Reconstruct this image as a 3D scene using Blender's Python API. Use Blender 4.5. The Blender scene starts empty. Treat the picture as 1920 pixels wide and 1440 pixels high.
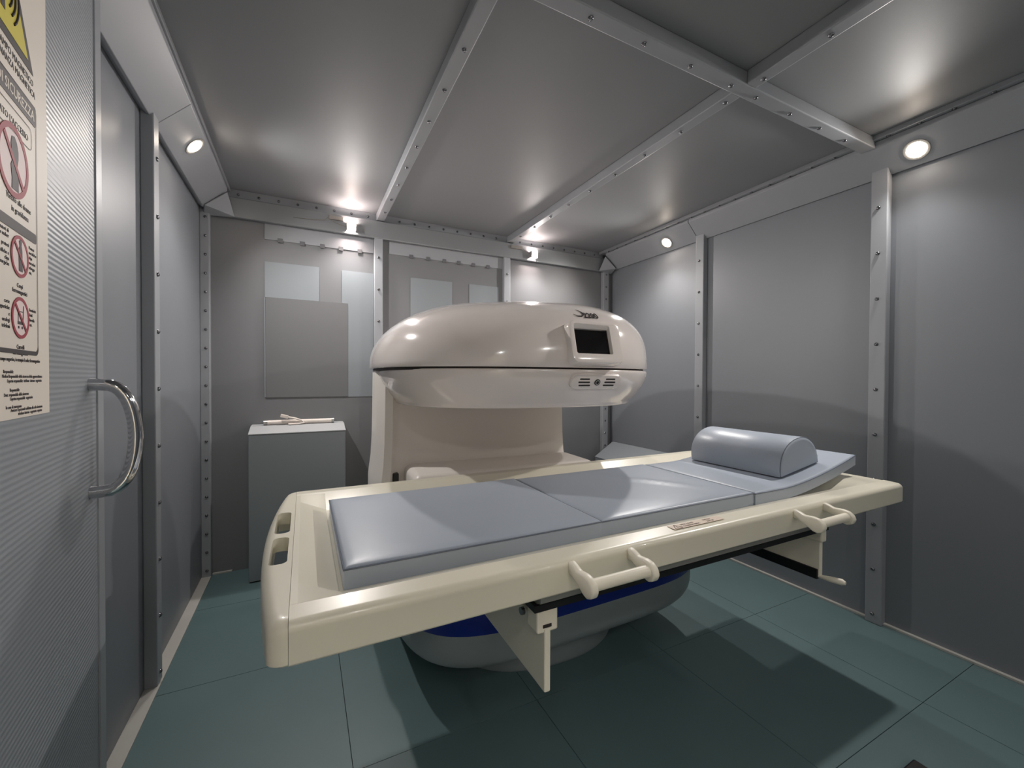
import bpy, bmesh, math, random
from mathutils import Vector, Matrix
random.seed(7)
C = bpy.context.scene.collection
sc = bpy.context.scene
PI = math.pi

# ------------------------------------------------------------------ helpers
ORI = {}                                     # world origin of every object
def S(c):                                    # sRGB 0-255 -> linear
    r = []
    for v in c:
        v /= 255.0
        r.append(v/12.92 if v <= .04045 else ((v+.055)/1.055)**2.4)
    return tuple(r)

def mat(name, col, rough=.5, metal=0., bump=None, var=0., vscale=3., coat=0., spec=.5, emit=None):
    m = bpy.data.materials.new(name); m.use_nodes = True
    nt = m.node_tree; b = nt.nodes['Principled BSDF']
    lin = S(col)
    b.inputs['Base Color'].default_value = (*lin, 1)
    b.inputs['Roughness'].default_value = rough
    b.inputs['Metallic'].default_value = metal
    b.inputs['Specular IOR Level'].default_value = spec
    b.inputs['Coat Weight'].default_value = coat
    b.inputs['Coat Roughness'].default_value = .05
    tc = nt.nodes.new('ShaderNodeTexCoord')
    if var:
        n = nt.nodes.new('ShaderNodeTexNoise'); n.inputs['Scale'].default_value = vscale
        n.inputs['Detail'].default_value = 6
        nt.links.new(tc.outputs['Object'], n.inputs['Vector'])
        mx = nt.nodes.new('ShaderNodeMix'); mx.data_type = 'RGBA'
        mx.inputs[6].default_value = (*[c*(1-var) for c in lin], 1)
        mx.inputs[7].default_value = (*[min(1, c*(1+var)) for c in lin], 1)
        nt.links.new(n.outputs['Fac'], mx.inputs[0])
        nt.links.new(mx.outputs[2], b.inputs['Base Color'])
    if bump:
        kind, scale, strength = bump
        if kind == 'noise':
            t = nt.nodes.new('ShaderNodeTexNoise'); t.inputs['Scale'].default_value = scale
            t.inputs['Detail'].default_value = 3; out = t.outputs['Fac']
        else:
            t = nt.nodes.new('ShaderNodeTexWave'); t.inputs['Scale'].default_value = scale
            t.bands_direction = 'Z'; t.inputs['Distortion'].default_value = .3; out = t.outputs['Fac']
        nt.links.new(tc.outputs['Object'], t.inputs['Vector'])
        bp = nt.nodes.new('ShaderNodeBump'); bp.inputs['Strength'].default_value = strength
        bp.inputs['Distance'].default_value = .002
        nt.links.new(out, bp.inputs['Height']); nt.links.new(bp.outputs['Normal'], b.inputs['Normal'])
    if emit:
        b.inputs['Emission Color'].default_value = (*emit[0], 1)
        b.inputs['Emission Strength'].default_value = emit[1]
    return m

def tag(o, label=None, cat=None, group=None, kind=None):
    if label: o['label'] = label
    if cat: o['category'] = cat
    if group: o['group'] = group
    if kind: o['kind'] = kind
    return o

def thing(name, loc, label=None, cat=None, group=None, kind=None):
    o = bpy.data.objects.new(name, None); C.objects.link(o)
    o.empty_display_size = .05
    o.location = loc; ORI[o] = Vector(loc)
    return tag(o, label, cat, group, kind)

def mesh_obj(name, me, m, parent=None, origin=None, smooth=None):
    """me holds world coordinates; the object's origin is the parent's or `origin`"""
    o = bpy.data.objects.new(name, me); C.objects.link(o)
    org = Vector(origin) if origin is not None else (ORI[parent] if parent else Vector((0, 0, 0)))
    if m is not None:
        if len(me.materials) == 0: me.materials.append(m)
    me.transform(Matrix.Translation(-org))
    ORI[o] = org
    if parent:
        o.parent = parent; o.location = org-ORI[parent]
    else:
        o.location = org
    if smooth:
        me.shade_smooth()
        if smooth < 3: me.set_sharp_from_angle(angle=smooth)
    return o

def bm_obj(name, bm, m, parent=None, origin=None, smooth=None, recalc=True):
    if recalc: bmesh.ops.recalc_face_normals(bm, faces=bm.faces)
    me = bpy.data.meshes.new(name); bm.to_mesh(me); bm.free()
    return mesh_obj(name, me, m, parent, origin, smooth)

def add_box(bm, lo, hi, bevel=0., seg=2, M=None):
    r = bmesh.ops.create_cube(bm, size=1)
    vs = r['verts']
    for v in vs:
        v.co = Vector([lo[i]+(v.co[i]+.5)*(hi[i]-lo[i]) for i in range(3)])
    if bevel:
        es = list({e for v in vs for e in v.link_edges})
        g = bmesh.ops.bevel(bm, geom=es, offset=bevel, segments=seg, profile=.5, affect='EDGES')
        vs = list({v for f in g['faces'] for v in f.verts} | {v for v in vs if v.is_valid})
    if M is not None:
        bmesh.ops.transform(bm, matrix=M, verts=vs)
    return vs

def box(name, lo, hi, m, parent=None, bevel=0., origin=None, seg=2, M=None):
    bm = bmesh.new(); add_box(bm, lo, hi, bevel, seg, M)
    return bm_obj(name, bm, m, parent, origin, None)

def add_prism(bm, poly, a, b, axis, M=None):
    """poly in the two other axes, extruded along axis from a to b"""
    def P(u, v, w):
        return {'X': (w, u, v), 'Y': (u, w, v), 'Z': (u, v, w)}[axis]
    A = [bm.verts.new(P(u, v, a)) for u, v in poly]; B = [bm.verts.new(P(u, v, b)) for u, v in poly]
    n = len(poly)
    bm.faces.new(A); bm.faces.new(B[::-1])
    for i in range(n):
        bm.faces.new((A[i], B[i], B[(i+1) % n], A[(i+1) % n]))
    if M is not None: bmesh.ops.transform(bm, matrix=M, verts=A+B)

def prism(name, poly, a, b, axis, m, parent=None, M=None, origin=None, bevel=0., smooth=None):
    bm = bmesh.new(); add_prism(bm, poly, a, b, axis, M)
    if bevel:
        bmesh.ops.recalc_face_normals(bm, faces=bm.faces)
        bmesh.ops.bevel(bm, geom=list(bm.edges), offset=bevel, segments=2, profile=.5, affect='EDGES')
    return bm_obj(name, bm, m, parent, origin, smooth)

def add_tube(bm, pts, r, n=12, closed=False):
    pts = [Vector(p) for p in pts]; rings = []; N = len(pts)
    rr = r if isinstance(r, (list, tuple)) else [r]*N
    up = None
    for i, p in enumerate(pts):
        if closed: t = pts[(i+1) % N]-pts[i-1]
        else: t = pts[min(i+1, N-1)]-pts[max(i-1, 0)]
        t.normalize()
        if up is None:
            up = Vector((0, 0, 1)) if abs(t.z) < .9 else Vector((0, 1, 0))
        a = up-t*up.dot(t)
        if a.length < 1e-5: a = t.orthogonal()
        a.normalize(); up = a; b = t.cross(a)
        rings.append([bm.verts.new(p+(a*math.cos(2*PI*k/n)+b*math.sin(2*PI*k/n))*rr[i]) for k in range(n)])
    for i in range(N if closed else N-1):
        A = rings[i]; B = rings[(i+1) % N]
        for k in range(n):
            bm.faces.new((A[k], A[(k+1) % n], B[(k+1) % n], B[k]))
    if not closed:
        bm.faces.new(rings[0][::-1]); bm.faces.new(rings[-1])

def tube(name, pts, r, m, parent=None, n=12, closed=False, origin=None):
    bm = bmesh.new(); add_tube(bm, pts, r, n, closed)
    return bm_obj(name, bm, m, parent, origin, .9)

def loft(bm, rings, cap=True):
    R = [[bm.verts.new(p) for p in r] for r in rings]
    n = len(R[0])
    for A, B in zip(R, R[1:]):
        for k in range(n):
            bm.faces.new((A[k], A[(k+1) % n], B[(k+1) % n], B[k]))
    if cap:
        bm.faces.new(R[0][::-1]); bm.faces.new(R[-1])

def frame(o, x, y):
    """matrix with origin o, x axis x, y axis y"""
    x = Vector(x).normalized(); y = Vector(y); z = x.cross(y).normalized(); y = z.cross(x)
    M = Matrix((x, y, z)).transposed().to_4x4(); M.translation = Vector(o)
    return M

def text(name, s, size, m, M, parent, extrude=.0003, align='LEFT', sx=1., bold=0.):
    cu = bpy.data.curves.new(name, 'FONT'); cu.body = s; cu.size = size; cu.extrude = extrude
    cu.align_x = align; cu.offset = bold; cu.resolution_u = 2
    ob = bpy.data.objects.new(name, cu); C.objects.link(ob)
    dg = bpy.context.evaluated_depsgraph_get()
    me = bpy.data.meshes.new_from_object(ob.evaluated_get(dg))
    bpy.data.objects.remove(ob); bpy.data.curves.remove(cu)
    me.name = name; me.materials.clear()
    me.transform(M @ Matrix.Diagonal((sx, 1, 1, 1)))
    return mesh_obj(name, me, m, parent)

def rrect(w, h, r, n=5, cx=0, cy=0):
    pts = []
    for (sx, sy, a0) in ((1, 1, 0), (-1, 1, 90), (-1, -1, 180), (1, -1, 270)):
        for k in range(n+1):
            a = math.radians(a0+90*k/n)
            pts.append((cx+sx*(w/2-r)+r*math.cos(a), cy+sy*(h/2-r)+r*math.sin(a)))
    return pts
def circle(r, n=24, cx=0, cy=0):
    return [(cx+r*math.cos(2*PI*k/n), cy+r*math.sin(2*PI*k/n)) for k in range(n)]
def sgp(v, e): return math.copysign(abs(v)**e, v)

# ------------------------------------------------------------------ materials
WALL = (126, 130, 136)
M_wall = mat('wall_vinyl', WALL, .42, bump=('noise', 420, .12), var=.05, vscale=2)
M_ceil = mat('ceiling_vinyl', (137, 139, 142), .52, bump=('noise', 420, .10), var=.05, vscale=2, spec=.25)
M_back = mat('back_panel', (117, 118, 121), .45, bump=('noise', 300, .05), var=.06, vscale=1.5)
M_door = mat('door_ribbed', (140, 144, 150), .42, bump=('wave', 36, .28), var=.04)
M_trim = mat('trim_metal_paint', (148, 151, 156), .46, var=.04, vscale=6)
M_trim2 = mat('trim_bright', (150, 153, 158), .36)
M_strip = mat('floor_strip', (176, 174, 168), .5, var=.08, vscale=8)
M_screw = mat('screw_steel', (128, 128, 132), .18, metal=1.)
M_chrome = mat('chrome', (200, 200, 202), .07, metal=1.)
M_cream = mat('cream_gelcoat', (230, 224, 206), .32, var=.02, coat=.25)
M_crm2 = mat('cream_plastic', (231, 224, 208), .38)
M_white = mat('gloss_white', (236, 227, 222), .16, coat=.8, var=.012)
M_white2 = mat('satin_white', (228, 222, 216), .34)
M_pad = mat('pad_vinyl', (167, 176, 189), .38, bump=('noise', 22, .22), var=.03, vscale=5)
M_seam = mat('pad_seam', (104, 112, 126), .6)
M_blue = mat('blue_band', (14, 42, 140), .4)
M_tub = mat('tub_grey', (138, 148, 152), .4)
M_black = mat('black_rubber', (14, 14, 15), .5)
M_dark = mat('dark_gap', (40, 34, 30), .6)
M_screen = mat('screen_glass', (22, 20, 20), .08, coat=.3)
M_rail = mat('rail_alu', (150, 148, 144), .35, metal=.5)
M_patch = mat('patch_light', (134, 140, 145), .5)
M_patchd = mat('patch_grey', (108, 109, 111), .5)
M_tab = mat('tab_dark', (98, 98, 102), .5)
M_cab = mat('cabinet_grey', (128, 134, 138), .45)
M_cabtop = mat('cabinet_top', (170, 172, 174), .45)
M_paper = mat('poster_paper', (222, 212, 200), .55)
M_ink = mat('ink_dark', (46, 38, 40), .6)
M_red = mat('ink_red', (150, 30, 50), .6)
M_yel = mat('ink_yellow', (205, 190, 60), .6)
M_grey = mat('ink_grey', (70, 64, 66), .6)
M_pink = mat('paper_pink', (226, 206, 204), .6)
M_wire = mat('wire_grey', (120, 116, 112), .5)
M_lampm = mat('lamp_metal', (170, 168, 164), .3, metal=.6)
M_label = mat('label_paper', (214, 196, 178), .5)
M_labink = mat('label_ink', (92, 66, 54), .6)
M_tubew = mat('tube_white', (224, 214, 206), .3)
def emitter(name, col, st):
    m = bpy.data.materials.new(name); m.use_nodes = True
    nt = m.node_tree; nt.nodes.clear()
    e = nt.nodes.new('ShaderNodeEmission'); e.inputs[0].default_value = (*col, 1); e.inputs[1].default_value = st
    o = nt.nodes.new('ShaderNodeOutputMaterial'); nt.links.new(e.outputs[0], o.inputs[0])
    return m
WARM = (1., .96, .92)
M_bulb_side = emitter('halogen_glow_side', (1., .86, .72), 90)
M_bulb_front = emitter('halogen_glow_front', WARM, 30)
M_bulb_back = emitter('halogen_glow_back', (1., .83, .77), 310)

# floor with panel seams as real material grid
def floor_mat():
    m = mat('floor_vinyl', (87, 109, 111), .45, bump=('noise', 160, .10), var=.10, vscale=4)
    return m
M_floor = floor_mat()

# ------------------------------------------------------------------ room shell
XL, XR, YB, YF, ZC = -.55, 2.55, 3.065, -1.08, 2.35
box('floor', (XL-.1, YF-.1, -.1), (XR+.1, YB+.1, -.012), M_black)
fl = bpy.data.objects['floor']; tag(fl, kind='structure')
# floor panels: tiles 0.643 m, laid with hairline joints
bm = bmesh.new()
xs = [XL-.1] + [.132+.643*k for k in range(0, 4)] + [XR+.1]
ys = [YF-.1, -.598, .045, .688, 1.334, 1.98, 2.62, YB+.1]
for i in range(len(xs)-1):
    for j in range(len(ys)-1):
        g = .0011
        add_box(bm, (xs[i]+g, ys[j]+g, -.05), (xs[i+1]-g, ys[j+1]-g, 0), 0)
ft = bm_obj('floor_panel', bm, M_floor, fl)

def wall(name, lo, hi, m):
    return tag(box(name, lo, hi, m), kind='structure')
wall('wall_left', (XL-.1, YF-.1, -.05), (XL, YB+.1, ZC+.1), M_wall)
wall('wall_right', (XR, YF-.1, -.05), (XR+.1, YB+.1, ZC+.1), M_wall)
wall('wall_back', (XL, YB, -.05), (XR, YB+.1, ZC+.1), M_back)
wall('ceiling', (XL, YF-.1, ZC), (XR, YB, ZC+.1), M_ceil)
DX0, DX1, DZ = -.42, .50, 2.08
bm = bmesh.new()
add_box(bm, (XL, YF-.1, -.05), (DX0, YF, ZC)); add_box(bm, (DX1, YF-.1, -.05), (XR, YF, ZC)); add_box(bm, (DX0, YF-.1, DZ), (DX1, YF, ZC))
tag(bm_obj('wall_front', bm, M_wall), kind='structure')
# corridor beyond the open doorway behind the camera
M_hall0 = mat('corridor_paint', (214, 208, 196), .8)
bm = bmesh.new()
add_box(bm, (-2.0, -3.3, -.1), (2.8, -3.2, 2.7)); add_box(bm, (-2.1, -3.2, -.1), (-2.0, YF-.1, 2.7)); add_box(bm, (2.8, -3.2, -.1), (2.9, YF-.1, 2.7))
add_box(bm, (-2.0, -3.2, 2.6), (2.8, YF-.1, 2.7)); add_box(bm, (-2.0, -3.2, -.1), (2.8, YF-.1, -.012))
add_box(bm, (-2.0, YF-.12, -.05), (XL, YF-.1, 2.6)); add_box(bm, (XL, YF-.12, ZC), (2.8, YF-.1, 2.6))
tag(bm_obj('wall_corridor', bm, M_hall0), kind='structure')

# ------------------------------------------------------------------ screws
def screw_mesh():
    bm = bmesh.new(); rings = []
    for r, z in ((.0075, 0), (.0075, .0015), (.006, .004), (.003, .0058)):
        rings.append([(r*math.cos(2*PI*k/10), r*math.sin(2*PI*k/10), z) for k in range(10)])
    loft(bm, rings)
    bmesh.ops.recalc_face_normals(bm, faces=bm.faces)
    me = bpy.data.meshes.new('screw'); bm.to_mesh(me); bm.free(); me.materials.append(M_screw); me.shade_smooth()
    me.set_sharp_from_angle(angle=.9)
    return me
ME_screw = screw_mesh()
def screw(parent, p, n, s=1.):
    o = bpy.data.objects.new('screw', ME_screw); C.objects.link(o)
    o.parent = parent; o.location = Vector(p)-ORI[parent]
    o.rotation_mode = 'QUATERNION'; o.rotation_quaternion = Vector((0, 0, 1)).rotation_difference(Vector(n))
    s *= 1.2; o.scale = (s, s, s); ORI[o] = Vector(p)

tn = [0]
def trim(lo, hi, m=M_trim, bevel=.004):
    tn[0] += 1
    o = box('trim_%d' % tn[0], lo, hi, m, None, bevel, origin=lo)
    return tag(o, kind='structure')

ZS = [2.04-.2215*k for k in range(10)]
# wall posts
for y0 in (2.03, 1.0, -.03):
    t = trim((XL, y0, 0), (XL+.042, y0+.062, 2.24))
    for z in ZS: screw(t, (XL+.042, y0+.031, z), (1, 0, 0))
    t = trim((XR-.042, y0-.005, 0), (XR, y0+.062, 2.24))
    for z in ZS: screw(t, (XR-.042, y0+.031, z), (-1, 0, 0))
for x0 in (.438, 1.436):
    t = trim((x0, YB-.035, 0), (x0+.058, YB, 2.22))
    for z in ZS: screw(t, (x0+.029, YB-.035, z), (0, -1, 0))
for x0 in (XL, 2.435):
    t = trim((x0, YB-.042, 0), (x0+(.048 if x0 < 0 else .06), YB, 2.22))
    for k in range(20): screw(t, (x0+.028, YB-.042, 2.148-.1108*k), (0, -1, 0), .9)
# ceiling beams
ZBm = 2.30
t = trim((.453, 1.07, ZBm), (.507, 3.054, ZC))
for y in [1.334+.2185*k for k in range(-1, 9)]: screw(t, (.482, y, ZBm), (0, 0, -1))
t = trim((1.472, 1.07, ZBm), (1.524, 3.054, ZC))
for y in [1.118+.2185*k for k in range(9)]: screw(t, (1.499, y, ZBm), (0, 0, -1))
t = trim((1.476, YF+.13, ZBm), (1.530, 1.012, ZC))
for y in (.967, .749, .53, .31, .09, -.13): screw(t, (1.505, y, ZBm), (0, 0, -1))
t = trim((.453, YF+.13, ZBm), (.507, 1.012, ZC))
for y in (.967, .749, .53, .31, .09, -.13): screw(t, (.482, y, ZBm), (0, 0, -1))
t = trim((XL+.16, 1.012, ZBm-.002), (XR-.125, 1.07, ZC))
for x in [.351+.2155*k for k in range(-2, 6)] + [1.575, 1.795, 2.011, 2.217]: screw(t, (x, 1.042, ZBm-.002), (0, 0, -1))
# perimeter bars under the ceiling edge
t = trim((XL+.10, 3.056, 2.285), (XR-.10, YB, ZC), bevel=.001)
for k in range(26): screw(t, (-.360+.1085*k, 3.056, 2.322), (0, -1, 0), .9)
t = trim((XR-.15, YF, 2.328), (XR, 3.05, ZC), bevel=.002)
for k in range(26): screw(t, (XR-.137, 2.93-.1095*k, 2.328), (0, 0, -1), .9)
t = trim((XL, YF, 2.328), (XL+.15, 3.05, ZC), bevel=.002)
t = trim((XL+.15, YF, 2.328), (XR-.15, YF+.13, ZC), bevel=.002)

# coves (slanted corner covers)
def cove(poly, a, b, axis, m=M_trim):
    tn[0] += 1
    o = prism('trim_%d' % tn[0], poly, a, b, axis, m, None, bevel=.0025)
    return tag(o, kind='structure')
def side_poly(w, s, d=0., q=0.):
    """w wall x, s inward sign"""
    return [(w, 2.205-d*.4+q), (w+s*(.018+d-q*2), 2.192-d+q*.4), (w+s*(.028+d-q*2), 2.190-d+q*.4), (w+s*(.142+d-q*2), 2.304-d+q*.4), (w+s*(.142+d-q*2), 2.326), (w, 2.326)]
cove(side_poly(XL, 1), 2.104, 2.985, 'Y')
cove(side_poly(XL, 1, .001), YF+.02, 2.099, 'Y')
cove(side_poly(XR, -1, 0, .008), 2.09, 2.985, 'Y')
cove(side_poly(XR, -1, .001, .008), YF+.02, 2.085, 'Y')
bp = [(YB, 2.174), (YB-.036, 2.172), (YB-.040, 2.176), (YB-.040, 2.290), (YB-.036, 2.294), (YB, 2.294)]
cove(bp, XL+.03, XR-.03, 'X', mat('cove_brushed', (136, 139, 142), .36, metal=.25, bump=('noise', 90, .05)))
fp = [(YF, 2.200), (YF+.018, 2.190), (YF+.028, 2.190), (YF+.142, 2.304), (YF+.142, 2.326), (YF, 2.326)]
cove(fp, XL+.03, XR-.03, 'X')
# three-sided caps in the far corners
for s, w in ((1, XL), (-1, XR)):
    bm = bmesh.new()
    P = [(w+s*.034, 2.955, 2.196), (w+s*.17, YB-.046, 2.174), (w+s*.140, 2.972, 2.296), (w+s*.012, YB-.012, 2.168)]
    q = [(p[0]+s*.006, p[1]-.006, p[2]-.004) for p in P]
    V = [bm.verts.new(p) for p in P]; Q = [bm.verts.new(p) for p in q]
    for f in ((0, 1, 2), (0, 3, 1)):
        bm.faces.new([Q[i] for i in f]); bm.faces.new([V[i] for i in f][::-1])
    for a, b in ((1, 2), (2, 0), (0, 3), (3, 1)):
        bm.faces.new((Q[a], Q[b], V[b], V[a]))
    tn[0] += 1
    tag(bm_obj('trim_%d' % tn[0], bm, M_trim2), kind='structure')
# base strips
tag(box('baseboard_left', (XL, .02, 0), (XL+.048, YB-.03, .006), M_strip, None, .001), kind='structure')
tag(box('baseboard_right', (XR-.018, .02, 0), (XR, YB-.03, .010), M_strip, None, .001), kind='structure')
tag(box('baseboard_back', (XL+.05, YB-.012, 0), (-.40, YB, .010), M_strip, None, .001), kind='structure')

# ------------------------------------------------------------------ back wall patches and strips
def patch(label, x0, x1, z0, z1, y, m, name='patch_panel', group=None, extra=None):
    bm = bmesh.new(); add_box(bm, (x0, y, z0), (x1, YB+.004, z1))
    if extra: add_box(bm, (extra[0], y, extra[2]), (extra[1], YB+.004, extra[3]))
    return tag(bm_obj(name, bm, m, None, (x0, y, z0)), label, 'wall panel', group)
G = 'patch panels on the back wall'
patch('pale grey rectangular panel on back wall directly above the darker grey sheet', -.222, .091, 1.709, 1.934, 3.061, M_patch, group=G)
patch('tall pale grey panel squeezed between dark grey sheet and left-hand back wall post', .2675, .436, 1.07, 1.932, 3.061, M_patch, group=G, extra=(.23, .2675, 1.709, 1.932))
patch('pale grey panel on back wall, third from left, just above the scanner dome', .697, 1.013, 1.10, 1.935, 3.061, M_patch, group=G)
patch('narrow pale grey panel on back wall beside the right-hand back post, above the dome', 1.152, 1.405, 1.10, 1.935, 3.061, M_patch, group=G)
patch('darker grey rectangular sheet on back wall above the grey cabinet', -.218, .267, 1.073, 1.708, 3.057, M_patchd, group=G)
def strip(label, x0, x1, z0, z1, tabs):
    t = patch(label, x0, x1, z0, z1, 3.060, mat('flashing_zinc', (148, 150, 155), .5), 'flashing_strip', 'flashing strips under the back cove')
    for x in tabs:
        box('tab', (x-.014, 3.054, z0-.012), (x+.014, 3.0605, z0+.014), M_tab, t, .001)
box('bright_edge', (-.2245, 3.0565, 1.075), (-.2195, 3.0615, 1.706), M_patch, bpy.data.objects['patch_panel.004'])
strip('grey flashing strip with dark tabs under the back cove, left of the first back post', -.222, .436, 2.074, 2.176, (-.135, -.01, .11, .225, .345))
strip('grey flashing strip with dark tabs under the back cove, between the two back posts', .545, 1.434, 2.085, 2.180, (.70, .825, .95, 1.065, 1.185, 1.31))

# ------------------------------------------------------------------ lamps
SIDE_W, FRONT_W = 60., 11.
def recessed(p, n, u, label, cat='spotlight', group='recessed spotlights in the cove', m=None, power=SIDE_W):
    """p on the cove face, n face normal, u along the cove"""
    t = thing('recessed_spotlight', p, label, cat, group)
    M = frame(p, u, Vector(n).cross(Vector(u)))
    n_ = 24
    bm = bmesh.new()
    prof = [(.0345, -.003), (.0355, .002), (.040, .0035), (.047, .003), (.049, 0), (.049, -.003)]
    R = [[M @ Vector((r*math.cos(2*PI*k/n_), r*math.sin(2*PI*k/n_), z)) for k in range(n_)] for r, z in prof]
    loft(bm, R, False)
    bm_obj('trim_ring', bm, M_lampm, t, smooth=.9)
    bm = bmesh.new()
    R = [[M @ Vector((r*math.cos(2*PI*k/n_), r*math.sin(2*PI*k/n_), z)) for k in range(n_)] for r, z in ((.0345, .0006), (.027, .007), (.013, .0105))]
    loft(bm, R, False); bm.faces.new(bm.verts[-n_:]) if False else None
    bm.verts.ensure_lookup_table(); bm.faces.new([bm.verts[i] for i in range(len(bm.verts)-n_, len(bm.verts))])
    bm_obj('bulb', bm, m, t, smooth=.9)
    L = bpy.data.lights.new('spot_beam', 'SPOT'); L.energy = power; L.color = WARM; L.spot_size = math.radians(146); L.spot_blend = 1.; L.shadow_soft_size = .022
    lo = bpy.data.objects.new('spot_beam', L); C.objects.link(lo); lo.parent = t
    lo.location = Vector(n).normalized()*.028
    lo.rotation_mode = 'QUATERNION'; lo.rotation_quaternion = Vector((0, 0, -1)).rotation_difference(Vector(n))
    return t
nl = Vector((1, 0, -1)).normalized(); nr = Vector((-1, 0, -1)).normalized(); nf = Vector((0, .116, -.096)).normalized()
def on_left(y, off=0.): return Vector((-.449+off*.7, y, 2.263-off*.7))
recessed(on_left(2.382), nl, (0, 1, 0), 'round halogen spotlight recessed in the left cove near the back corner', m=M_bulb_side)
recessed((2.4857, 2.339, 2.2453), nr, (0, 1, 0), 'round halogen spotlight in the right cove, the far one beside the back corner', m=M_bulb_side)
recessed((2.4845, .884, 2.2450), nr, (0, 1, 0), 'round halogen spotlight in the right cove, the near bright one', m=M_bulb_side)
recessed((2.4845, -.57, 2.2450), nr, (0, 1, 0), 'round halogen spotlight in the right cove nearest the doorway', m=M_bulb_front, power=FRONT_W)
recessed((-.4525, -.57, 2.2595), nl, (0, 1, 0), 'round halogen spotlight in the left cove nearest the doorway', m=M_bulb_front, power=FRONT_W)
nf = Vector((0, 1, -1)).normalized()
for x, w in ((.30, 'left'), (1.70, 'right')):
    recessed((x, YF+.085, 2.247), nf, (1, 0, 0), 'round halogen spotlight in the cove above the doorway, %s one' % w, m=M_bulb_front, power=FRONT_W)

def fill_panel(x, y):  # unseen panel, added to send soft frontal light through the doorway
    t = thing('corridor_fill_light', (x, y, 2.6), 'long rectangular unseen fill light panel added in the corridor outside the doorway', 'ceiling light')
    box('frame', (x-.62, y-.32, 2.575), (x+.62, y+.32, 2.5995), M_lampm, t, .003)
    box('diffuser', (x-.58, y-.28, 2.568), (x+.58, y+.28, 2.576), emitter('panel_glow', (1., .95, .88), 40), t)
fill_panel(.10, -1.72)
def halogen(px, label, plate_x0, plate_x1, plate_z, cable):
    p = Vector((px, 2.992, 2.218))
    t = thing('halogen_lamp', p, label, 'lamp', 'bare halogen lamps on the back cove')
    # glass cup
    ax = Vector((.0, -.62, -.78)).normalized()
    M = frame(p+Vector((0, -.004, .004)), (1, 0, 0), ax.cross(Vector((1, 0, 0))))
    n_ = 20
    bm = bmesh.new()
    R = [[M @ Vector((r*math.cos(2*PI*k/n_), r*math.sin(2*PI*k/n_), z)) for k in range(n_)] for r, z in ((.008, -.018), (.012, -.010), (.017, 0), (.021, .010), (.020, .014))]
    loft(bm, R)
    bm_obj('bulb', bm, M_bulb_back, t, smooth=.9)
    bm = bmesh.new()
    for sx in (-.030, .027):
        add_box(bm, (px+sx, 2.978, 2.192), (px+sx+.003, 3.026, 2.242))
    add_box(bm, (px-.030, 2.990, 2.240), (px+.030, 2.994, 2.246))
    bm_obj('bracket', bm, M_lampm, t)
    L = bpy.data.lights.new('lamp_beam', 'SPOT'); L.energy = 42; L.color = (1., .95, .91); L.spot_size = math.radians(160); L.spot_blend = 1.; L.shadow_soft_size = .02
    lo = bpy.data.objects.new('lamp_beam', L); C.objects.link(lo); lo.parent = t
    lo.location = Vector((0, -.022, -.022)); lo.rotation_mode = 'QUATERNION'; lo.rotation_quaternion = Vector((0, 0, -1)).rotation_difference(Vector((0, -.62, -.78)))
    box('socket_plate', (plate_x0, 3.010, plate_z-.013), (plate_x1, 3.026, plate_z+.013), M_wire, t, .002)
    b = tube('cable', cable, .0022, M_wire, t, 6)
    return t
halogen(.285, 'bare halogen lamp with cable clamped to the back cove, left of the first ceiling beam', .148, .236, 2.262,
        [(-.06, 3.022, 2.226), (.05, 3.020, 2.230), (.125, 3.014, 2.240), (.140, 3.008, 2.254), (.146, 3.004, 2.246), (.19, 3.006, 2.226), (.262, 3.000, 2.208)])
halogen(1.690, 'bare halogen lamp clamped to the back cove, right of the second ceiling beam', 1.49, 1.595, 2.262,
        [(1.595, 3.012, 2.256), (1.625, 3.004, 2.238), (1.65, 3.0, 2.226), (1.665, 2.995, 2.222)])
# spring arm of the right lamp
# ------------------------------------------------------------------ door, handle, poster
dd = Vector((-.128, 1, 0)).normalized(); dn = Vector((1, .128, 0)).normalized()
D0 = Vector((-.40, 1.227, 0))                          # free edge, front face
MD = Matrix(((dd.x, -dn.x, 0, D0.x), (dd.y, -dn.y, 0, D0.y), (0, 0, 1, 0), (0, 0, 0, 1)))   # local x along leaf (neg = towards hinge), y into leaf, z up
door = box('door_1', (-1.345, 0, .012), (0, .05, 2.10), M_door, None, .003, M=MD, origin=(D0.x, D0.y, 0))
tag(door, kind='structure')
box('edge_strip', (-.046, -.003, .012), (-.001, .001, 2.10), M_trim2, door, .001, M=MD)
hp = []
zc, hh, dep = 1.075, .109, .070
hx = -.100
hp.append((hx, 0, zc+hh)); hp.append((hx, -.016, zc+hh))
for k in range(0, 21):
    a = PI/2-PI*k/20
    hp.append((hx, -(.018+(dep-.018)*math.cos(a)**.75 if abs(math.cos(a)) > 1e-6 else -.018*-1), zc+hh*math.sin(a)))
hp.append((hx, -.016, zc-hh)); hp.append((hx, 0, zc-hh))
hp = [MD @ Vector(p) for p in hp]
hd = tube('handle', hp, .0125, M_chrome, door, 20)

tn[0] += 1
tag(box('trim_%d' % tn[0], (XL, -.20, 0), (-.215, -.125, 2.185), M_trim, None, .004, origin=(XL, -.2, 0)), kind='structure')
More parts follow.
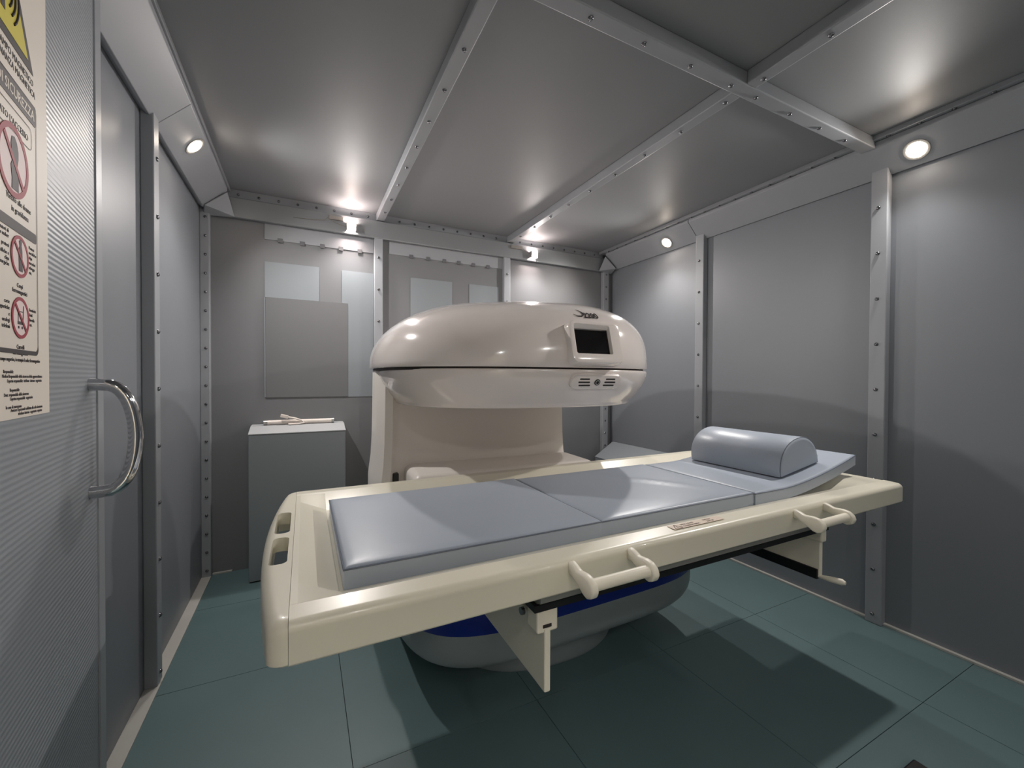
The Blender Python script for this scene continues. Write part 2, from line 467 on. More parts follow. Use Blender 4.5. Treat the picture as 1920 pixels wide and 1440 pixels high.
# poster: local frame, x to the right along +dd, y up, z out of the door
PO = Vector((-.3585, .907, 1.144))
PO = PO-dn*((PO-D0).dot(dn)) + dn*.0004
MP = frame(PO, dd, (0, 0, 1))
bm = bmesh.new(); add_box(bm, (-.42, 0, 0), (0, .74, .0012), 0, M=MP)
poster = bm_obj('safety_poster', bm, M_paper, None, origin=PO)
tag(poster, 'white safety poster with yellow warning triangle and red prohibition signs on the grey door', 'poster')
def pflat(name, poly, m, z=.0014, h=.0004):
    bm = bmesh.new(); add_prism(bm, poly, z, z+h, 'Z', MP); return bm_obj(name, bm, m, poster)
def pring(name, cx, cy, r0, r1, m, slash=True):
    bm = bmesh.new(); n = 40; z0, z1 = .0017, .0022
    A = [[bm.verts.new(MP @ Vector((cx+r*math.cos(2*PI*k/n), cy+r*math.sin(2*PI*k/n), z))) for k in range(n)] for r, z in ((r0, z0), (r0, z1), (r1, z1), (r1, z0))]
    for a, b in zip(A, A[1:]):
        for k in range(n): bm.faces.new((a[k], a[(k+1) % n], b[(k+1) % n], b[k]))
    w = (r1-r0)*.45; c = math.cos(PI/4)
    a = r0*c; o = w*c
    add_prism(bm, [(cx-a-o, cy+a-o), (cx-a+o, cy+a+o), (cx+a+o, cy-a+o), (cx+a-o, cy-a-o)], .0023, .0026, 'Z', MP)
    return bm_obj(name, bm, m, poster)
def ptext(s, x, y, size, m=M_ink, align='RIGHT', sx=1., bold=0., z=.0014):
    return text('lettering', s, size, m, MP @ Matrix.Translation((x, y, z)), poster, .0002, align, sx, bold)
# warning triangle (right-hand part in view)
tcx, ty0, ts = -.150, .490, .195
th_ = ts*math.sqrt(3)/2
pflat('warning_triangle', [(tcx-ts/2, ty0), (tcx+ts/2, ty0), (tcx, ty0+th_)], M_ink)
k_ = .80
cy_ = ty0+th_/3
pflat('warning_triangle', [(tcx-ts/2*k_, cy_+(ty0-cy_)*k_), (tcx+ts/2*k_, cy_+(ty0-cy_)*k_), (tcx, cy_+(th_*2/3)*k_)], M_yel, .0019)
# radio mast with waves
pflat('mast_symbol', [(tcx-.006, ty0+.03), (tcx+.006, ty0+.03), (tcx+.002, ty0+.09), (tcx-.002, ty0+.09)], M_ink, .0024)
bm = bmesh.new()
for r in (.016, .026, .036, .046):
    for side in (0, PI):
        pts = [MP @ Vector((tcx+r*math.cos(side+a), ty0+.062+r*math.sin(side+a), .0025)) for a in [(-.8+1.6*k/8) for k in range(9)]]
        add_tube(bm, pts, .0016, 6)
bm_obj('wave_symbol', bm, M_ink, poster)
ptext('CAMPO MAGNETICO', -.052, .474, .013, sx=.9)
ptext('RISONANZA MAGNETICA', -.046, .460, .013, sx=.9)
pflat('title_bar', rrect(.300, .029, .004, 4, -.195, .433), M_grey)
ptext('NORME DI SICUREZZA', -.052, .4255, .019, M_paper, sx=.95, bold=.0002, z=.0019)
def pframe(x0, x1, y0, y1, r, w, wb=None):
    bm = bmesh.new(); wb = wb or w
    o = rrect(x1-x0, y1-y0, r, 6, (x0+x1)/2, (y0+y1)/2)
    i = rrect(x1-x0-2*w, y1-y0-w-wb, max(r-w, .001), 6, (x0+x1)/2, (y0+wb+y1-w)/2)
    z = .0018
    O = [bm.verts.new(MP @ Vector((a, b, z))) for a, b in o]; I = [bm.verts.new(MP @ Vector((a, b, z))) for a, b in i]
    n = len(O)
    for k in range(n): bm.faces.new((O[k], O[(k+1) % n], I[(k+1) % n], I[k]))
    return bm_obj('printed_frame', bm, M_ink, poster)
pframe(-.375, -.0435, .086, .447, .010, .0016, .006)
pframe(-.340, -.060, .377, .409, .010, .0010)
ptext('VIETATO L\'ACCESSO', -.072, .387, .0125, sx=.95)
# prohibition signs
pflat('sign_disc', circle(.044, 36, -.122, .339), M_pink); pring('prohibition_ring', -.122, .339, .040, .0475, M_red)
pflat('person_symbol', [(-.129, .302), (-.108, .302), (-.108, .318), (-.113, .330), (-.108, .346), (-.108, .356), (-.112, .366), (-.119, .372), (-.127, .370), (-.130, .360), (-.128, .350), (-.124, .343), (-.131, .332), (-.128, .316)], M_ink, .0019)
ptext('Vietato alle donne', -.066, .286, .0105, align='RIGHT', bold=.0001)
ptext('in gravidanza', -.074, .273, .0105, align='RIGHT', bold=.0001)
pflat('section_bar', rrect(.320, .014, .003, 4, -.208, .2555), M_ink)
for (cy, cap1, cap2) in ((.2175, 'Corpi', 'ferromagnetici'), (.135, 'Carrelli', 'ferromagnetici')):
    cx = -.105
    pflat('sign_disc', circle(.0255, 32, cx, cy), M_pink); pring('prohibition_ring', cx, cy, .0235, .028, M_red)
    ptext(cap1, cx, cy-.042, .0080, align='CENTER', bold=.0001); ptext(cap2, cx, cy-.050, .0080, align='CENTER', bold=.0001)
pflat('person_symbol', [(-.109, .198), (-.098, .198), (-.099, .226), (-.101, .233), (-.100, .238), (-.104, .241), (-.108, .238), (-.106, .232), (-.110, .226)], M_ink, .0019)
bm = bmesh.new()
add_prism(bm, [(-.115, .126), (-.098, .126), (-.098, .130), (-.115, .130)], .0019, .0022, 'Z', MP)
add_prism(bm, [(-.099, .130), (-.0975, .130), (-.0955, .152), (-.097, .152)], .0019, .0022, 'Z', MP)
add_prism(bm, circle(.002, 10, -.112, .122), .0019, .0022, 'Z', MP); add_prism(bm, circle(.002, 10, -.101, .122), .0019, .0022, 'Z', MP)
add_prism(bm, [(-.114, .130), (-.113, .130), (-.113, .144), (-.114, .144)], .0019, .0022, 'Z', MP)
add_prism(bm, [(-.114, .143), (-.097, .143), (-.097, .144), (-.114, .144)], .0019, .0022, 'Z', MP)
bm_obj('trolley_symbol', bm, M_ink, poster)
for y, s in ((.236, 'Protesi'), (.229, 'metalliche'), (.222, 'clips'), (.215, 'vascolari'), (.208, 'schegge'), (.201, 'etc.')):
    ptext(s, -.074, y, .0065, align='LEFT')
for y, s in ((.148, 'bombole'), (.141, 'letti'), (.134, 'barelle'), (.127, 'etc.')):
    ptext(s, -.074, y, .0065, align='LEFT')
for y, s in ((.241, 'portatori di'), (.234, 'pace maker'), (.222, 'protesi'), (.212, 'metalliche e'), (.205, 'clips'), (.198, 'chirurgiche'), (.150, 'carte'), (.142, 'magnetiche'), (.134, 'e'), (.126, 'orologi'), (.118, 'telefoni')):
    ptext(s, -.137, y, .0075, align='RIGHT')
ptext('presenza costante di campo magnetico, in esempio il codice ferromagnetico', -.038, .076, .0072, sx=.8)
for y, x, s in ((.060, -.128, 'Responsabile'), (.054, -.030, 'Medico Responsabile della sicurezza della apparecchiatura'), (.048, -.032, 'Esperto responsabile  telefono  interno  segreteria'),
                (.036, -.110, 'Responsabile'), (.030, -.080, 'Dott. responsabile della sicurezza'), (.0245, -.066, 'Esperto responsabile  segreteria'),
                (.014, -.104, 'In caso di emergenza'), (.0095, -.030, 'Avvisare il personale addetto alla sala risonanza'), (.004, -.032, 'telefono interno  segreteria  reparto')):
    ptext(s, x, y, .0062, M_grey, sx=.9)

# ------------------------------------------------------------------ MRI scanner
mri = thing('magnetic_resonance_scanner', (.95, 2.0, 0), 'cream white open magnetic resonance scanner with domed top housing and blue banded base', 'scanner')
ROT = math.radians(-4)
class Egg:
    def __init__(s, cx, cy, hl, hr, hy, n, rot): s.__dict__.update(cx=cx, cy=cy, hl=hl, hr=hr, hy=hy, n=n, rot=rot)
    def W(s, lx, ly, z):
        return Vector((s.cx+lx*math.cos(s.rot)-ly*math.sin(s.rot), s.cy+lx*math.sin(s.rot)+ly*math.cos(s.rot), z))
    def ring(s, a, z, N=96, sx=0.):
        out = []
        for k in range(N):
            t = 2*PI*k/N; c, q = math.cos(t), math.sin(t)
            av = a(c) if callable(a) else a
            zv = z(c) if callable(z) else z
            sv = sx(c) if callable(sx) else sx
            out.append(s.W((s.hl if c < 0 else s.hr)*av*sgp(c, 2/s.n)+sv, s.hy*av*sgp(q, 2/s.n), zv))
        return out
EG = Egg(.975, 2.08, .685, .671, .72, 2.777, ROT)
SEAM, HD, PLo, PHi = 1.245, .332, 2.264, 3.219
def pw(c):
    w = (1+max(-1, min(1, 3*c)))/2
    return PLo*(1-w)+PHi*w
bm = bmesh.new(); rings = []
rings.append(EG.ring(.988, SEAM-.001)); rings.append(EG.ring(.997, SEAM))
NP = 40
for i in range(0, NP):
    f = (PI/2)*(i/NP)**1.0
    rings.append(EG.ring(lambda c: math.cos(f)**(2/pw(c)), lambda c: SEAM+.003+HD*math.sin(f)**(2/pw(c)), sx=lambda c: -.019*math.sin(f)**(2/pw(c))))
loft(bm, rings)
bm_obj('upper_housing', bm, M_white, mri, smooth=.9)
bm = bmesh.new(); loft(bm, [EG.ring(.975, SEAM-.012), EG.ring(.975, SEAM)]); bm_obj('seam_gap', bm, M_dark, mri)
LD = .152
EL = Egg(.975, 2.08, .660, .671, .72, 2.777, ROT)
def low_a(t): return .999-.125*t**1.7
bm = bmesh.new(); rings = []
rings.append(EL.ring(.985, SEAM-.0075)); rings.append(EL.ring(.995, SEAM-.008))
for i in range(0, 15):
    t = i/14*.93; rings.append(EL.ring(low_a(t), SEAM-.012-LD*t))
for k in range(1, 6):
    a_ = PI/2*k/5; rings.append(EL.ring(low_a(.93)-.016*(1-math.cos(a_)), SEAM-.012-LD*(.93+.07*math.sin(a_))))
rings.append(EL.ring(.6, SEAM-.012-LD*1.01)); rings.append(EL.ring(.3, SEAM-.012-LD*1.01))
loft(bm, rings)
bm_obj('lower_housing', bm, M_white, mri, smooth=.9)
# column
def col_ring(g, z):
    P = []
    # left flank follows the housing, rear arc, straight right side, flat front
    for k in range(15):
        ly = -.155+.80*k/14
        lx = -.672*(1-abs(ly/.72)**2.777)**(1/2.777)
        if k == 0: lx += .035
        if k == 1: lx += .008; 
        P.append(EG.W(lx, ly, z))
    P.append(Vector((.80, 2.79, z))); P.append(Vector((1.20, 2.78, z))); P.append(Vector((1.33, 2.68, z)))
    for k in range(6): P.append(Vector((1.335, 2.60-.54*k/5, z)))
    P += [Vector((1.330, 2.02, z)), Vector((1.316, 1.998, z)), Vector((1.290, 1.990, z))]
    for k in range(8): P.append(Vector((1.25-.84*k/7, 1.992+.01*k/7, z)))
    P += [Vector((.385, 1.985, z)), Vector((.366, 1.960, z))]
    c = Vector((.86, 2.35, z))
    return [c+(p-c)*g for p in P]
bm = bmesh.new()
loft(bm, [col_ring(a, z) for a, z in ((1.045, .30), (1.04, .70), (1.028, .75), (1.016, .80), (1.006, .90), (1.0, 1.05), (.996, SEAM-.010))])
bm_obj('column', bm, M_white2, mri, smooth=.7)
# lower magnet
TB = Egg(1.013, 1.933, .713, .713, .657, 4.6, math.radians(.5))
bm = bmesh.new()
loft(bm, [TB.ring(math.cos(f)**(2/4.)*1., .328-.203*math.sin(f)**(2/4.)) for f in [(PI/2)*(1-i/24) for i in range(1, 25)]])
bm_obj('tub', bm, M_tub, mri, smooth=.9)
bm = bmesh.new(); loft(bm, [TB.ring(1.0, .328), TB.ring(1.002, .330), TB.ring(1.002, .555), TB.ring(1.0, .557)])
bm_obj('blue_band', bm, M_blue, mri, smooth=.7)
bm = bmesh.new(); loft(bm, [TB.ring(1.0, .557), TB.ring(1.0, .570), TB.ring(.985, .582), TB.ring(.95, .588), TB.ring(.9, .590)])
bm_obj('lower_housing_rim', bm, M_white2, mri, smooth=.9)
FT = Egg(.985, 1.96, .45, .45, .51, 2.5, ROT)
bm = bmesh.new(); loft(bm, [FT.ring(.97, 0), FT.ring(1.0, .02), FT.ring(1.02, .18)])
bm_obj('foot', bm, M_tub, mri, smooth=.9)
# pole cover with rounded ends
bm = bmesh.new()
Mr = Matrix.Translation((.86, 1.72, 0)) @ Matrix.Rotation(math.radians(-3), 4, 'Z')
add_box(bm, (-.452, -.022, .56), (.452, .27, .792), .035, 5, Mr)
bm_obj('pole_cover', bm, M_white2, mri, smooth=.9)
box('slot', (.366, 1.955, .690), (.392, 1.99, .758), M_black, mri, .003)
# front point on the dome
def dome(x, z, up=True, off=0.):
    lx = x-EG.cx
    for _ in range(6):
        if up:
            q = min(1, abs(lx)/(EG.hl if lx < 0 else EG.hr))**(EG.n/2); p = pw(math.copysign(q, lx)); tt = (z-SEAM-.003)/HD; a = (1-tt**p)**(1/p)
        else:
            tt = (SEAM-.012-z)/LD; a = low_a(tt)
        h = (EG.hl if lx < 0 else EG.hr)*a
        ly = -EG.hy*a*(1-min(.999, abs(lx)/h)**EG.n)**(1/EG.n)
        w = EG.W(lx, ly, z); lx += x-w.x
    return w
def dome_frame(x, z, up=True, e=.012):
    p = dome(x, z, up); a = dome(x+e, z, up); b = dome(x-e, z, up); c = dome(x, z+e, up); d = dome(x, z-e, up)
    return frame(p, a-b, c-d)
# screen bezel
A = dome(1.05, 1.272); B = dome(1.05, 1.415); ax = dome(1.15, 1.30)-dome(.95, 1.30)
MB = frame(dome(1.049, 1.342)+Vector((0, -.001, 0)), ax, B-A)
bz = []
bm = bmesh.new()
out = rrect(.254, .176, .030, 6); inn0 = rrect(.176, .122, .008, 6, -.014, .012); inn1 = rrect(.166, .108, .004, 6, -.014, .004)
def rg(poly, z): return [MB @ Vector((u, v, z)) for u, v in poly]
out1 = rrect(.246, .168, .028, 6); out2 = rrect(.228, .150, .022, 6)
loft(bm, [rg(out, -.04), rg(out, .012), rg(out1, .020), rg(out2, .022), rg(inn0, .020), rg(inn1, .003)], False)
bezel = bm_obj('screen_bezel', bm, M_white, mri, smooth=.6)
bm = bmesh.new(); add_prism(bm, rrect(.170, .112, .003, 3, -.014, .004), -.001, .0035, 'Z', MB); bm_obj('screen', bm, M_screen, bezel)
bm = bmesh.new()
for (x0, x1, y0, y1) in ((-.097, -.093, -.050, .058), (.065, .069, -.050, .058), (-.097, .069, .054, .058), (-.097, .069, -.050, -.046)):
    add_box(bm, (x0, y0, .003), (x1, y1, .0065), 0, M=MB)
bm_obj('screen_frame', bm, M_dark, bezel)
# vent panel with button
MV = frame(dome(1.063, 1.190, False)+Vector((0, -.001, 0)), ax, dome(1.06, 1.215, False)-dome(1.06, 1.165, False))
bm = bmesh.new()
def rv(w, h, r, z): return [MV @ Vector((u, v, z)) for u, v in rrect(w, h, r, 6)]
loft(bm, [rv(.252, .064, .028, -.02), rv(.252, .064, .028, .004), rv(.244, .056, .024, .009), rv(.236, .048, .02, .010)])
vent = bm_obj('vent_panel', bm, M_white, mri, smooth=.6)
for s in (-1, 1):
    for j in (-1, 0, 1):
        x0, x1 = (s*.036, s*(.092-.004*abs(j)))
        x0 += -j*.004*s*-1
        lo, hi = min(x0, x1), max(x0, x1)
        bm = bmesh.new(); add_prism(bm, rrect(hi-lo, .0065, .003, 3, (lo+hi)/2, j*.0135), .0095, .0108, 'Z', MV); bm_obj('vent_slot', bm, M_dark, vent)
bm = bmesh.new(); add_prism(bm, circle(.0135, 24), .009, .0125, 'Z', MV); bt = bm_obj('button', bm, M_black, vent)
bm = bmesh.new(); add_prism(bm, circle(.0100, 24), .0125, .0132, 'Z', MV); bm_obj('button_ring', bm, M_lampm, bt)
bm = bmesh.new(); add_prism(bm, circle(.0065, 24), .0132, .0138, 'Z', MV); bm_obj('button_cap', bm, M_black, bt)
# model number and swoosh on the dome
MT = dome_frame(1.078, 1.462)
text('lettering', '2200', .054, M_ink, MT @ Matrix.Translation((.006, -.014, .004)), mri, .0006, 'CENTER', .66, .0010)
bm = bmesh.new()
pts = [(-.066, .012), (-.050, -.002), (-.030, -.001), (-.016, .014), (-.020, .036), (-.034, .052)]
P = []
for i in range(len(pts)-1):
    for k in range(6):
        t = k/6; P.append(Vector(pts[i]).lerp(Vector(pts[i+1]), t))
P.append(Vector(pts[-1]))
def on_dome(u, v, off=.004):
    w = MT @ Vector((u, v, 0)); q = dome(w.x, w.z); return q+MT.to_3x3() @ Vector((0, 0, off))
add_tube(bm, [on_dome(p.x-.008, p.y-.004) for p in P], [.0006+.0022*math.sin(PI*i/(len(P)-1)) for i in range(len(P))], 6)
bm_obj('emblem', bm, M_ink, mri, smooth=.9)

# ------------------------------------------------------------------ patient table
tab = thing('patient_table', (.9, 1.05, .785), 'long cream patient table with grab bars in front of the scanner', 'table')
Y0, Y1, ZT, ZB_, ZR = .668, 1.447, .850, .786, .820
XA, XB = -.021, 1.832
prof = []   # (y, z, depthfactor)
prof += [(Y0+.012, ZB_, 0), (Y0+.002, ZB_, 0), (Y0, ZB_+.003, 0), (Y0, ZT-.016, 0)]
for k in range(0, 11):
    a = PI/2*k/10; prof.append((Y0+.014-.014*math.cos(a), ZT-.015+.014*math.sin(a), 0))
prof += [(Y0+.050, ZT+.001, 0), (Y0+.056, ZT-.001, .04), (.795, ZT, 1), (.803, ZT, 1.05), (1.30, ZT, 1.05), (1.308, ZT, 1), (Y1-.062, ZT-.001, .04), (Y1-.054, ZT+.001, 0)]
for k in range(10, -1, -1):
    a = PI/2*k/10; prof.append((Y1-.014+.014*math.cos(a), ZT-.015+.014*math.sin(a), 0))
prof += [(Y1, ZT-.016, 0), (Y1, ZB_+.003, 0), (Y1-.002, ZB_, 0), (Y1-.012, ZB_, 0)]
def depth(x):
    if x < -.010 or x > 1.715: return 0
    if x < .056: return (x+.010)/.066
    if x > 1.630: return (1.715-x)/.085
    return 1
def sect(x, shrink=0.):
    d = depth(x); out = []
    for y, z, f in prof:
        zz = z-(ZT-ZR)*f*d
        if shrink:
            zz = zz-shrink if zz > ZT-.03 else zz
            y = y+shrink*.6 if y < 1.05 else y-shrink*.6
        out.append((x, y, zz))
    return out
bm = bmesh.new()
loft(bm, [sect(x) for x in (XA, -.010, .023, .056, .07, .3, .9, 1.4, 1.630, 1.65, 1.6725, 1.69, 1.715, 1.74, 1.80, 1.815)] + [sect(1.826, .004), sect(XB, .012)])
bm_obj('table_top', bm, M_cream, tab, smooth=.2)
# head-end cap with two grip slots
def xedge(y): return -.046-.032*(1-((y-1.055)/.40)**2)
def cap_ring(e, z):
    P = [(XA-.0006, Y0+e)]
    rc = .022
    xf, xb = xedge(Y0+.02), xedge(Y1-.02)
    for k in range(7):
        a = PI/2*k/6; P.append((xf+e+rc-rc*math.sin(a)*1.0, Y0+e+rc-rc*math.cos(a)))
    for k in range(1, 30):
        y = Y0+rc+(Y1-Y0-2*rc)*k/30; P.append((xedge(y)+e+.0, y))
    for k in range(7):
        a = PI/2*k/6; P.append((xb+e+rc-rc*math.cos(a), Y1-e-rc+rc*math.sin(a)))
    P.append((XA-.0006, Y1-e))
    return [(min(x, XA-.0006), y, z) for x, y in P]
bm = bmesh.new()
R_ = [cap_ring(.004, ZB_), cap_ring(0, ZB_+.004), cap_ring(0, ZT-.022)]
for k in range(1, 7):
    a = PI/2*k/6; R_.append(cap_ring(.020*(1-math.cos(a)), ZT-.020+.020*math.sin(a)))
loft(bm, R_)
bmesh.ops.recalc_face_normals(bm, faces=bm.faces)
cap_me = bpy.data.meshes.new('cap_tmp'); bm.to_mesh(cap_me); bm.free()
cap_ob = bpy.data.objects.new('cap_tmp', cap_me); C.objects.link(cap_ob)
cut = bmesh.new()
for (ya, yb) in ((.888, 1.034), (1.062, 1.222)):
    add_prism(cut, rrect(.031, yb-ya, .012, 6, -.0455, (ya+yb)/2), ZB_-.02, ZT+.05, 'Z')
add_box(cut, (-.0615, .872, ZB_-.019), (-.0285, 1.275, ZT-.030))
bmesh.ops.recalc_face_normals(cut, faces=cut.faces)
cme = bpy.data.meshes.new('cut_tmp'); cut.to_mesh(cme); cut.free()
cob = bpy.data.objects.new('cut_tmp', cme); C.objects.link(cob)
md = cap_ob.modifiers.new('b', 'BOOLEAN'); md.operation = 'DIFFERENCE'; md.object = cob; md.solver = 'EXACT'; md.use_self = True
dg = bpy.context.evaluated_depsgraph_get()
me = bpy.data.meshes.new_from_object(cap_ob.evaluated_get(dg))
bpy.data.objects.remove(cap_ob); bpy.data.objects.remove(cob)
me.name = 'end_cap'; me.materials.clear()
mesh_obj('end_cap', me, M_cream, tab, smooth=.7)
# grab bars
def grab(x0, x1):
    zt = .834
    o = thing('grab_bar', (x0, Y0, zt)); o.parent = tab; o.location = Vector((x0, Y0, zt))-ORI[tab]
    bm = bmesh.new(); add_tube(bm, [(x0+.004, Y0-.058, zt-.012), (x1-.004, Y0-.058, zt-.012)], .0115, 16)
    bm_obj('bar', bm, M_crm2, o, smooth=.9)
    for x in (x0, x1):
        bm = bmesh.new()
        pl = [(Y0+.001, zt+.013), (Y0-.014, zt+.009), (Y0-.026, zt+.004), (Y0-.046, zt+.006), (Y0-.062, zt+.004), (Y0-.073, zt-.005), (Y0-.077, zt-.016), (Y0-.072, zt-.028), (Y0-.060, zt-.034), (Y0-.048, zt-.031), (Y0-.028, zt-.018), (Y0-.012, zt-.012), (Y0+.001, zt-.011)]
        add_prism(bm, pl, x-.0085, x+.0085, 'X')
        bmesh.ops.recalc_face_normals(bm, faces=bm.faces)
        bmesh.ops.bevel(bm, geom=list(bm.edges), offset=.004, segments=2, profile=.5, affect='EDGES')
        bm_obj('bar_bracket', bm, M_crm2, o, smooth=.9)
grab(.464, .612); grab(1.198, 1.342)
# rail and hanging brackets
prism('rail', [(.676, .786), (.676, .772), (.690, .766), (.74, .766), (.74, .786)], .400, 1.40, 'X', M_rail, tab)
prism('rail_strip', [(.684, .7655), (.684, .752), (.740, .752), (.740, .7655)], .392, 1.40, 'X', M_black, tab)
br = box('support_bracket', (.415, .685, .590), (.429, 1.113, .716), M_crm2, tab, .003)
box('clevis', (.400, .688, .706), (.447, .730, .752), M_crm2, br, .004)
tube('bolt', [(.399, .742, .728), (.392, .742, .728)], .008, M_screw, br, 8)
bb = box('clevis_slot', (.4125, .6865, .7165), (.4315, .690, .7225), M_dark, br)
br2 = box('support_bracket', (1.378, .695, .610), (1.393, 1.107, .752), M_crm2, tab, .003)
box('clevis', (1.372, .688, .716), (1.399, .730, .752), M_crm2, br2, .004)
tube('bolt', [(1.371, .742, .728), (1.366, .742, .728)], .006, M_screw, br2, 8)
lv = box('lock_bar', (1.372, .700, .602), (1.384, 1.09, .632), M_black, tab, .002)
tube('lever_knob', [(1.382, .703, .611), (1.384, .690, .611), (1.387, .672, .612), (1.393, .645, .614), (1.394, .636, .614)], [.005, .006, .0085, .0095, .005], M_crm2, tab, 12)
# warning label on the front rim
MLb = frame((.768, Y0+.026, ZT+.0013), (1, 0, 0), (0, 1, 0))
bm = bmesh.new(); add_box(bm, (0, -.004, 0), (.172, .020, .0003), 0, M=MLb); lab = bm_obj('warning_label', bm, M_label, tab)
bm = bmesh.new()
for a, b in (((.006, -.001), (.030, -.001)), ((.030, -.001), (.018, .017)), ((.018, .017), (.006, -.001))):
    add_tube(bm, [MLb @ Vector((*a, .0004)), MLb @ Vector((*b, .0004))], .0007, 6)
add_box(bm, (.0173, .004, .0003), (.0187, .010, .0006), 0, M=MLb); add_box(bm, (.0173, .0015, .0003), (.0187, .003, .0006), 0, M=MLb)
bm_obj('warning_symbol', bm, M_labink, lab)
for x, y, s in ((.036, .010, 'MAX LOAD'), (.036, .000, 'CHARGE MAX'), (.112, .010, '150 KG'), (.116, .000, '330 LB')):
    text('lettering', s, .0085, M_labink, MLb @ Matrix.Translation((x, y, .0005)), lab, .0001, 'LEFT', 1.0, .0001)

# ------------------------------------------------------------------ mattress pads and bolster
def pad(label, x0, x1, y0, y1, z0, z1, bend=None, ridge=None, nx=36, ny=22):
    t = thing('mattress_pad', ((x0+x1)/2, (y0+y1)/2, z0), label, 'mattress pad', 'vinyl pads on the patient table')
    bend = bend or (lambda x: 0.); ridge = ridge or (lambda x, y: 0.)
    r = .008
    def top(x, y):
        ex = min(x-x0, x1-x); ey = min(y-y0, y1-y)
        e = min(ex, ey)
        dome_ = .004*(1-math.exp(-max(e, 0)/.03))
        rd = 0
        if e < r: rd = -(r-math.sqrt(max(0, r*r-(r-e)**2)))
        return z1+bend(x)+dome_+rd+ridge(x, y)
    def samp(a, b, n):
        c = [a+r*(1-math.cos(PI/2*k/4)) for k in range(4)]
        m = [a+r+(b-a-2*r)*k/n for k in range(n+1)]
        return c+m+[b-(v-a) for v in c[::-1]]
    X = samp(x0, x1, nx); Y = samp(y0, y1, ny)
    bm = bmesh.new()
    T = [[bm.verts.new((x, y, top(x, y))) for y in Y] for x in X]
    Bm = [[bm.verts.new((x, y, z0+bend(x))) for y in Y] for x in X]
    for i in range(len(X)-1):
        for j in range(len(Y)-1):
            bm.faces.new((T[i][j], T[i+1][j], T[i+1][j+1], T[i][j+1])); bm.faces.new((Bm[i][j], Bm[i][j+1], Bm[i+1][j+1], Bm[i+1][j]))
    for i in range(len(X)-1):
        for j in (0, len(Y)-1): bm.faces.new((T[i][j], T[i+1][j], Bm[i+1][j], Bm[i][j]))
    for j in range(len(Y)-1):
        for i in (0, len(X)-1): bm.faces.new((T[i][j], T[i][j+1], Bm[i][j+1], Bm[i][j]))
    bm_obj('cushion', bm, M_pad, t, smooth=1.0)
    pts = []
    o = .0022
    m = 24
    def zt(x): return z1+bend(x)-r*.45
    for k in range(m): x = x0+(x1-x0)*k/m; pts.append((x, y0-.0004, zt(x)))
    for k in range(8): y = y0+(y1-y0)*k/8; pts.append((x1+.0004, y, zt(x1)))
    for k in range(m): x = x1-(x1-x0)*k/m; pts.append((x, y1+.0004, zt(x)))
    for k in range(8): y = y1-(y1-y0)*k/8; pts.append((x0-.0004, y, zt(x0)))
    tube('piping', pts, .0018, M_seam, t, 6, True)
    return t
PY0, PY1 = .806, 1.258
pad('blue grey vinyl mattress pad at the left end of the patient table', .062, .636, PY0-.016, PY1, ZR+.0, .862)
def rdg(x, y):
    u = ((x-1.02)*.80+(y-1.02)*.60); v = (-(x-1.02)*.60+(y-1.02)*.80)
    return .006*math.exp(-(u/.016)**2)*math.exp(-(v/.13)**2)
pad('blue grey vinyl mattress pad in the middle of the patient table, creased', .640, 1.216, PY0-.010, PY1, ZR, .859, ridge=rdg)
def curl(x):
    u = max(0, x-1.36); return .072*(u/.43)**1.55
pad('blue grey vinyl mattress pad curling up at the right end under the bolster', 1.219, 1.790, PY0-.014, PY1-.005, ZR, .858, bend=curl)
# half-round bolster
bol = thing('half_round_bolster', (1.545, 1.02, .866), 'blue grey half-round vinyl bolster on the right end of the table', 'pillow')
sl = math.atan((curl(1.64)-curl(1.44))/.20)
Mb = Matrix.Translation((1.432, 0, .8625+curl(1.432)+.003)) @ Matrix.Rotation(-sl, 4, 'Y')
def bprof(s):
    w, h = .226, .112; out = []
    for k in range(25):
        a = PI-PI*k/24
        out.append((w/2+(w/2-s)*sgp(math.cos(a), .92), s*.5+(h-s*1.2)*max(0, math.sin(a))**.86))
    return out
bm = bmesh.new()
rings = []
for y, s in ((.842, .016), (.843, .006), (.849, .0), (1.0, 0), (1.1, 0), (1.203, 0), (1.209, .006), (1.210, .016)):
    rings.append([Mb @ Vector((u, y, v)) for u, v in bprof(s)])
loft(bm, rings)
bm_obj('cushion', bm, M_pad, bol, smooth=1.0)
tube('piping', [Mb @ Vector((u, .8465, v)) for u, v in bprof(.002)], .0016, M_seam, bol, 6, True)

# the table group was measured at a unit distance; its real size and place follow from its shadow on the floor
def resize(root, k=1.16, c=Vector((0, 0, 1.2))):
    root.location = c+(root.location-c)*k
    def sub(o):
        if o.type == 'MESH': o.data.transform(Matrix.Scale(k, 4))
        for ch in o.children:
            ch.location = ch.location*k; sub(ch)
    sub(root)
bpy.context.view_layer.update()
for o in [tab, bol]+[o for o in C.objects if o.name.startswith('mattress_pad')]: resize(o)

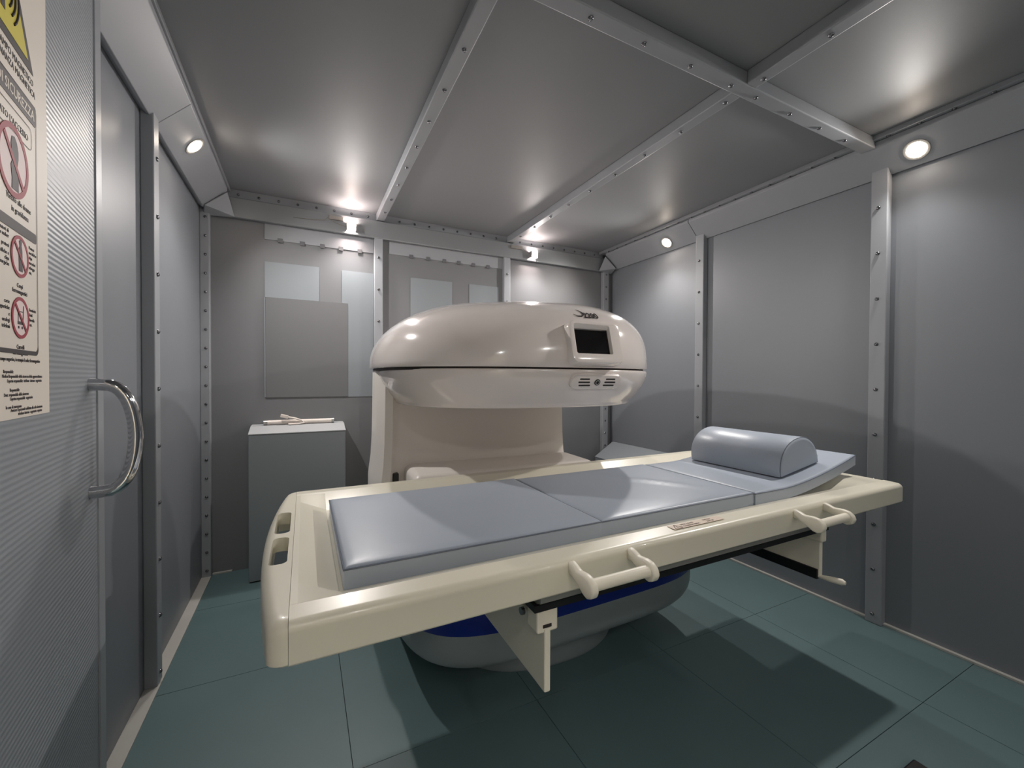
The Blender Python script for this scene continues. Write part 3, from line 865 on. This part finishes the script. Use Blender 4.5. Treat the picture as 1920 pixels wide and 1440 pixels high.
# ------------------------------------------------------------------ cabinets, tube lamp, connector
cab = thing('filter_cabinet', (-.03, 2.94, 0), 'tall plain grey cabinet with sloped pale top in the left back corner', 'cabinet')
bm = bmesh.new(); add_box(bm, (-.291, 2.832, .006), (.234, 3.058, .866), .004); bm_obj('body', bm, M_cab, cab)
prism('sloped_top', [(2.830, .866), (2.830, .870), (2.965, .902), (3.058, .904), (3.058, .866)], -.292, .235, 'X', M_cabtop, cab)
box('base_gap', (-.285, 2.840, 0), (.230, 3.05, .006), M_black, cab)
c2 = thing('sloped_cabinet', (2.44, 2.68, 0), 'low grey cabinet with sloped top by the right wall, mostly hidden behind the table', 'cabinet')
box('body', (2.33, 2.36, .0), (2.545, 2.995, .50), M_cab, c2, .004)
prism('sloped_top', [(2.328, .50), (2.328, .505), (2.525, .624), (2.545, .624), (2.545, .50)], 2.355, 2.998, 'Y', M_cab, c2)
tl = thing('fluorescent_tube', (-.02, 2.995, .92), 'white fluorescent tube lamp lying on the grey cabinet top', 'lamp')
tube('glass_tube', [(-.205, 2.995, .9185), (.160, 2.995, .9185)], .0145, M_tubew, tl, 16)
for x0, x1 in ((-.226, -.206), (.160, .176)):
    tube('end_cap', [(x0, 2.995, .9185), (x1, 2.995, .9185)], .0155, M_lampm, tl, 16)
for x0, x1 in ((-.240, -.226), (.176, .192)):
    bm = bmesh.new()
    for dy in (-.006, .006): add_tube(bm, [(x0, 2.995+dy, .9185), (x1, 2.995+dy, .9185)], .0018, 6)
    bm_obj('pins', bm, M_screw, tl)
pc = thing('cable_connector', (-.06, 2.975, .92), 'small white cable connector leaning on the fluorescent tube', 'connector')
Mc = Matrix.Translation((-.112, 2.972, .956)) @ Matrix.Rotation(math.radians(16), 4, 'Y')
box('housing', (-.022, -.010, -.010), (.022, .010, .010), M_tubew, pc, .003, M=Mc)
tube('cable', [Mc @ Vector((.02, 0, 0)), (-.06, 2.970, .944), (-.02, 2.968, .930), (.0, 2.966, .914), (-.03, 2.962, .9075), (-.09, 2.960, .907)], .006, M_tubew, pc, 8)
# dark block on the floor at the lower right
blk = box('door_wedge', (1.60, .44, .0), (1.692, .585, .026), M_black, None, .005, origin=(1.646, .51, 0))
tag(blk, 'small black rubber block on the floor at the lower right edge of the picture', 'wedge')

w = bpy.data.worlds.new('World'); sc.world = w; w.use_nodes = True
w.node_tree.nodes['Background'].inputs[0].default_value = (1., .97, .92, 1)
w.node_tree.nodes['Background'].inputs[1].default_value = .2

# ------------------------------------------------------------------ camera
cam = bpy.data.cameras.new('Camera'); co = bpy.data.objects.new('Camera', cam); C.objects.link(co)
yaw, pit, rol = math.radians(26.52), math.radians(.756), math.radians(.252)
fw = Vector((math.sin(yaw)*math.cos(pit), math.cos(yaw)*math.cos(pit), -math.sin(pit)))
rt = Vector((math.cos(yaw), -math.sin(yaw), 0)); up = rt.cross(fw)
r2 = rt*math.cos(rol)+up*math.sin(rol); u2 = -rt*math.sin(rol)+up*math.cos(rol)
Mc = Matrix((r2, u2, -fw)).transposed().to_4x4(); Mc.translation = (0, 0, 1.2)
co.matrix_world = Mc
cam.sensor_fit = 'HORIZONTAL'; cam.sensor_width = 36; cam.lens = 36*780.7/1920
cam.clip_start = .02
sc.camera = co

sc.view_settings.view_transform = 'Standard'; sc.view_settings.look = 'None'
sc.view_settings.gamma = 1; sc.view_settings.use_curve_mapping = False
sc.view_settings.exposure = 0.
sc.cycles.use_denoising = True
sc.cycles.max_bounces = 8; sc.cycles.diffuse_bounces = 6
sc.cycles.sample_clamp_indirect = 6
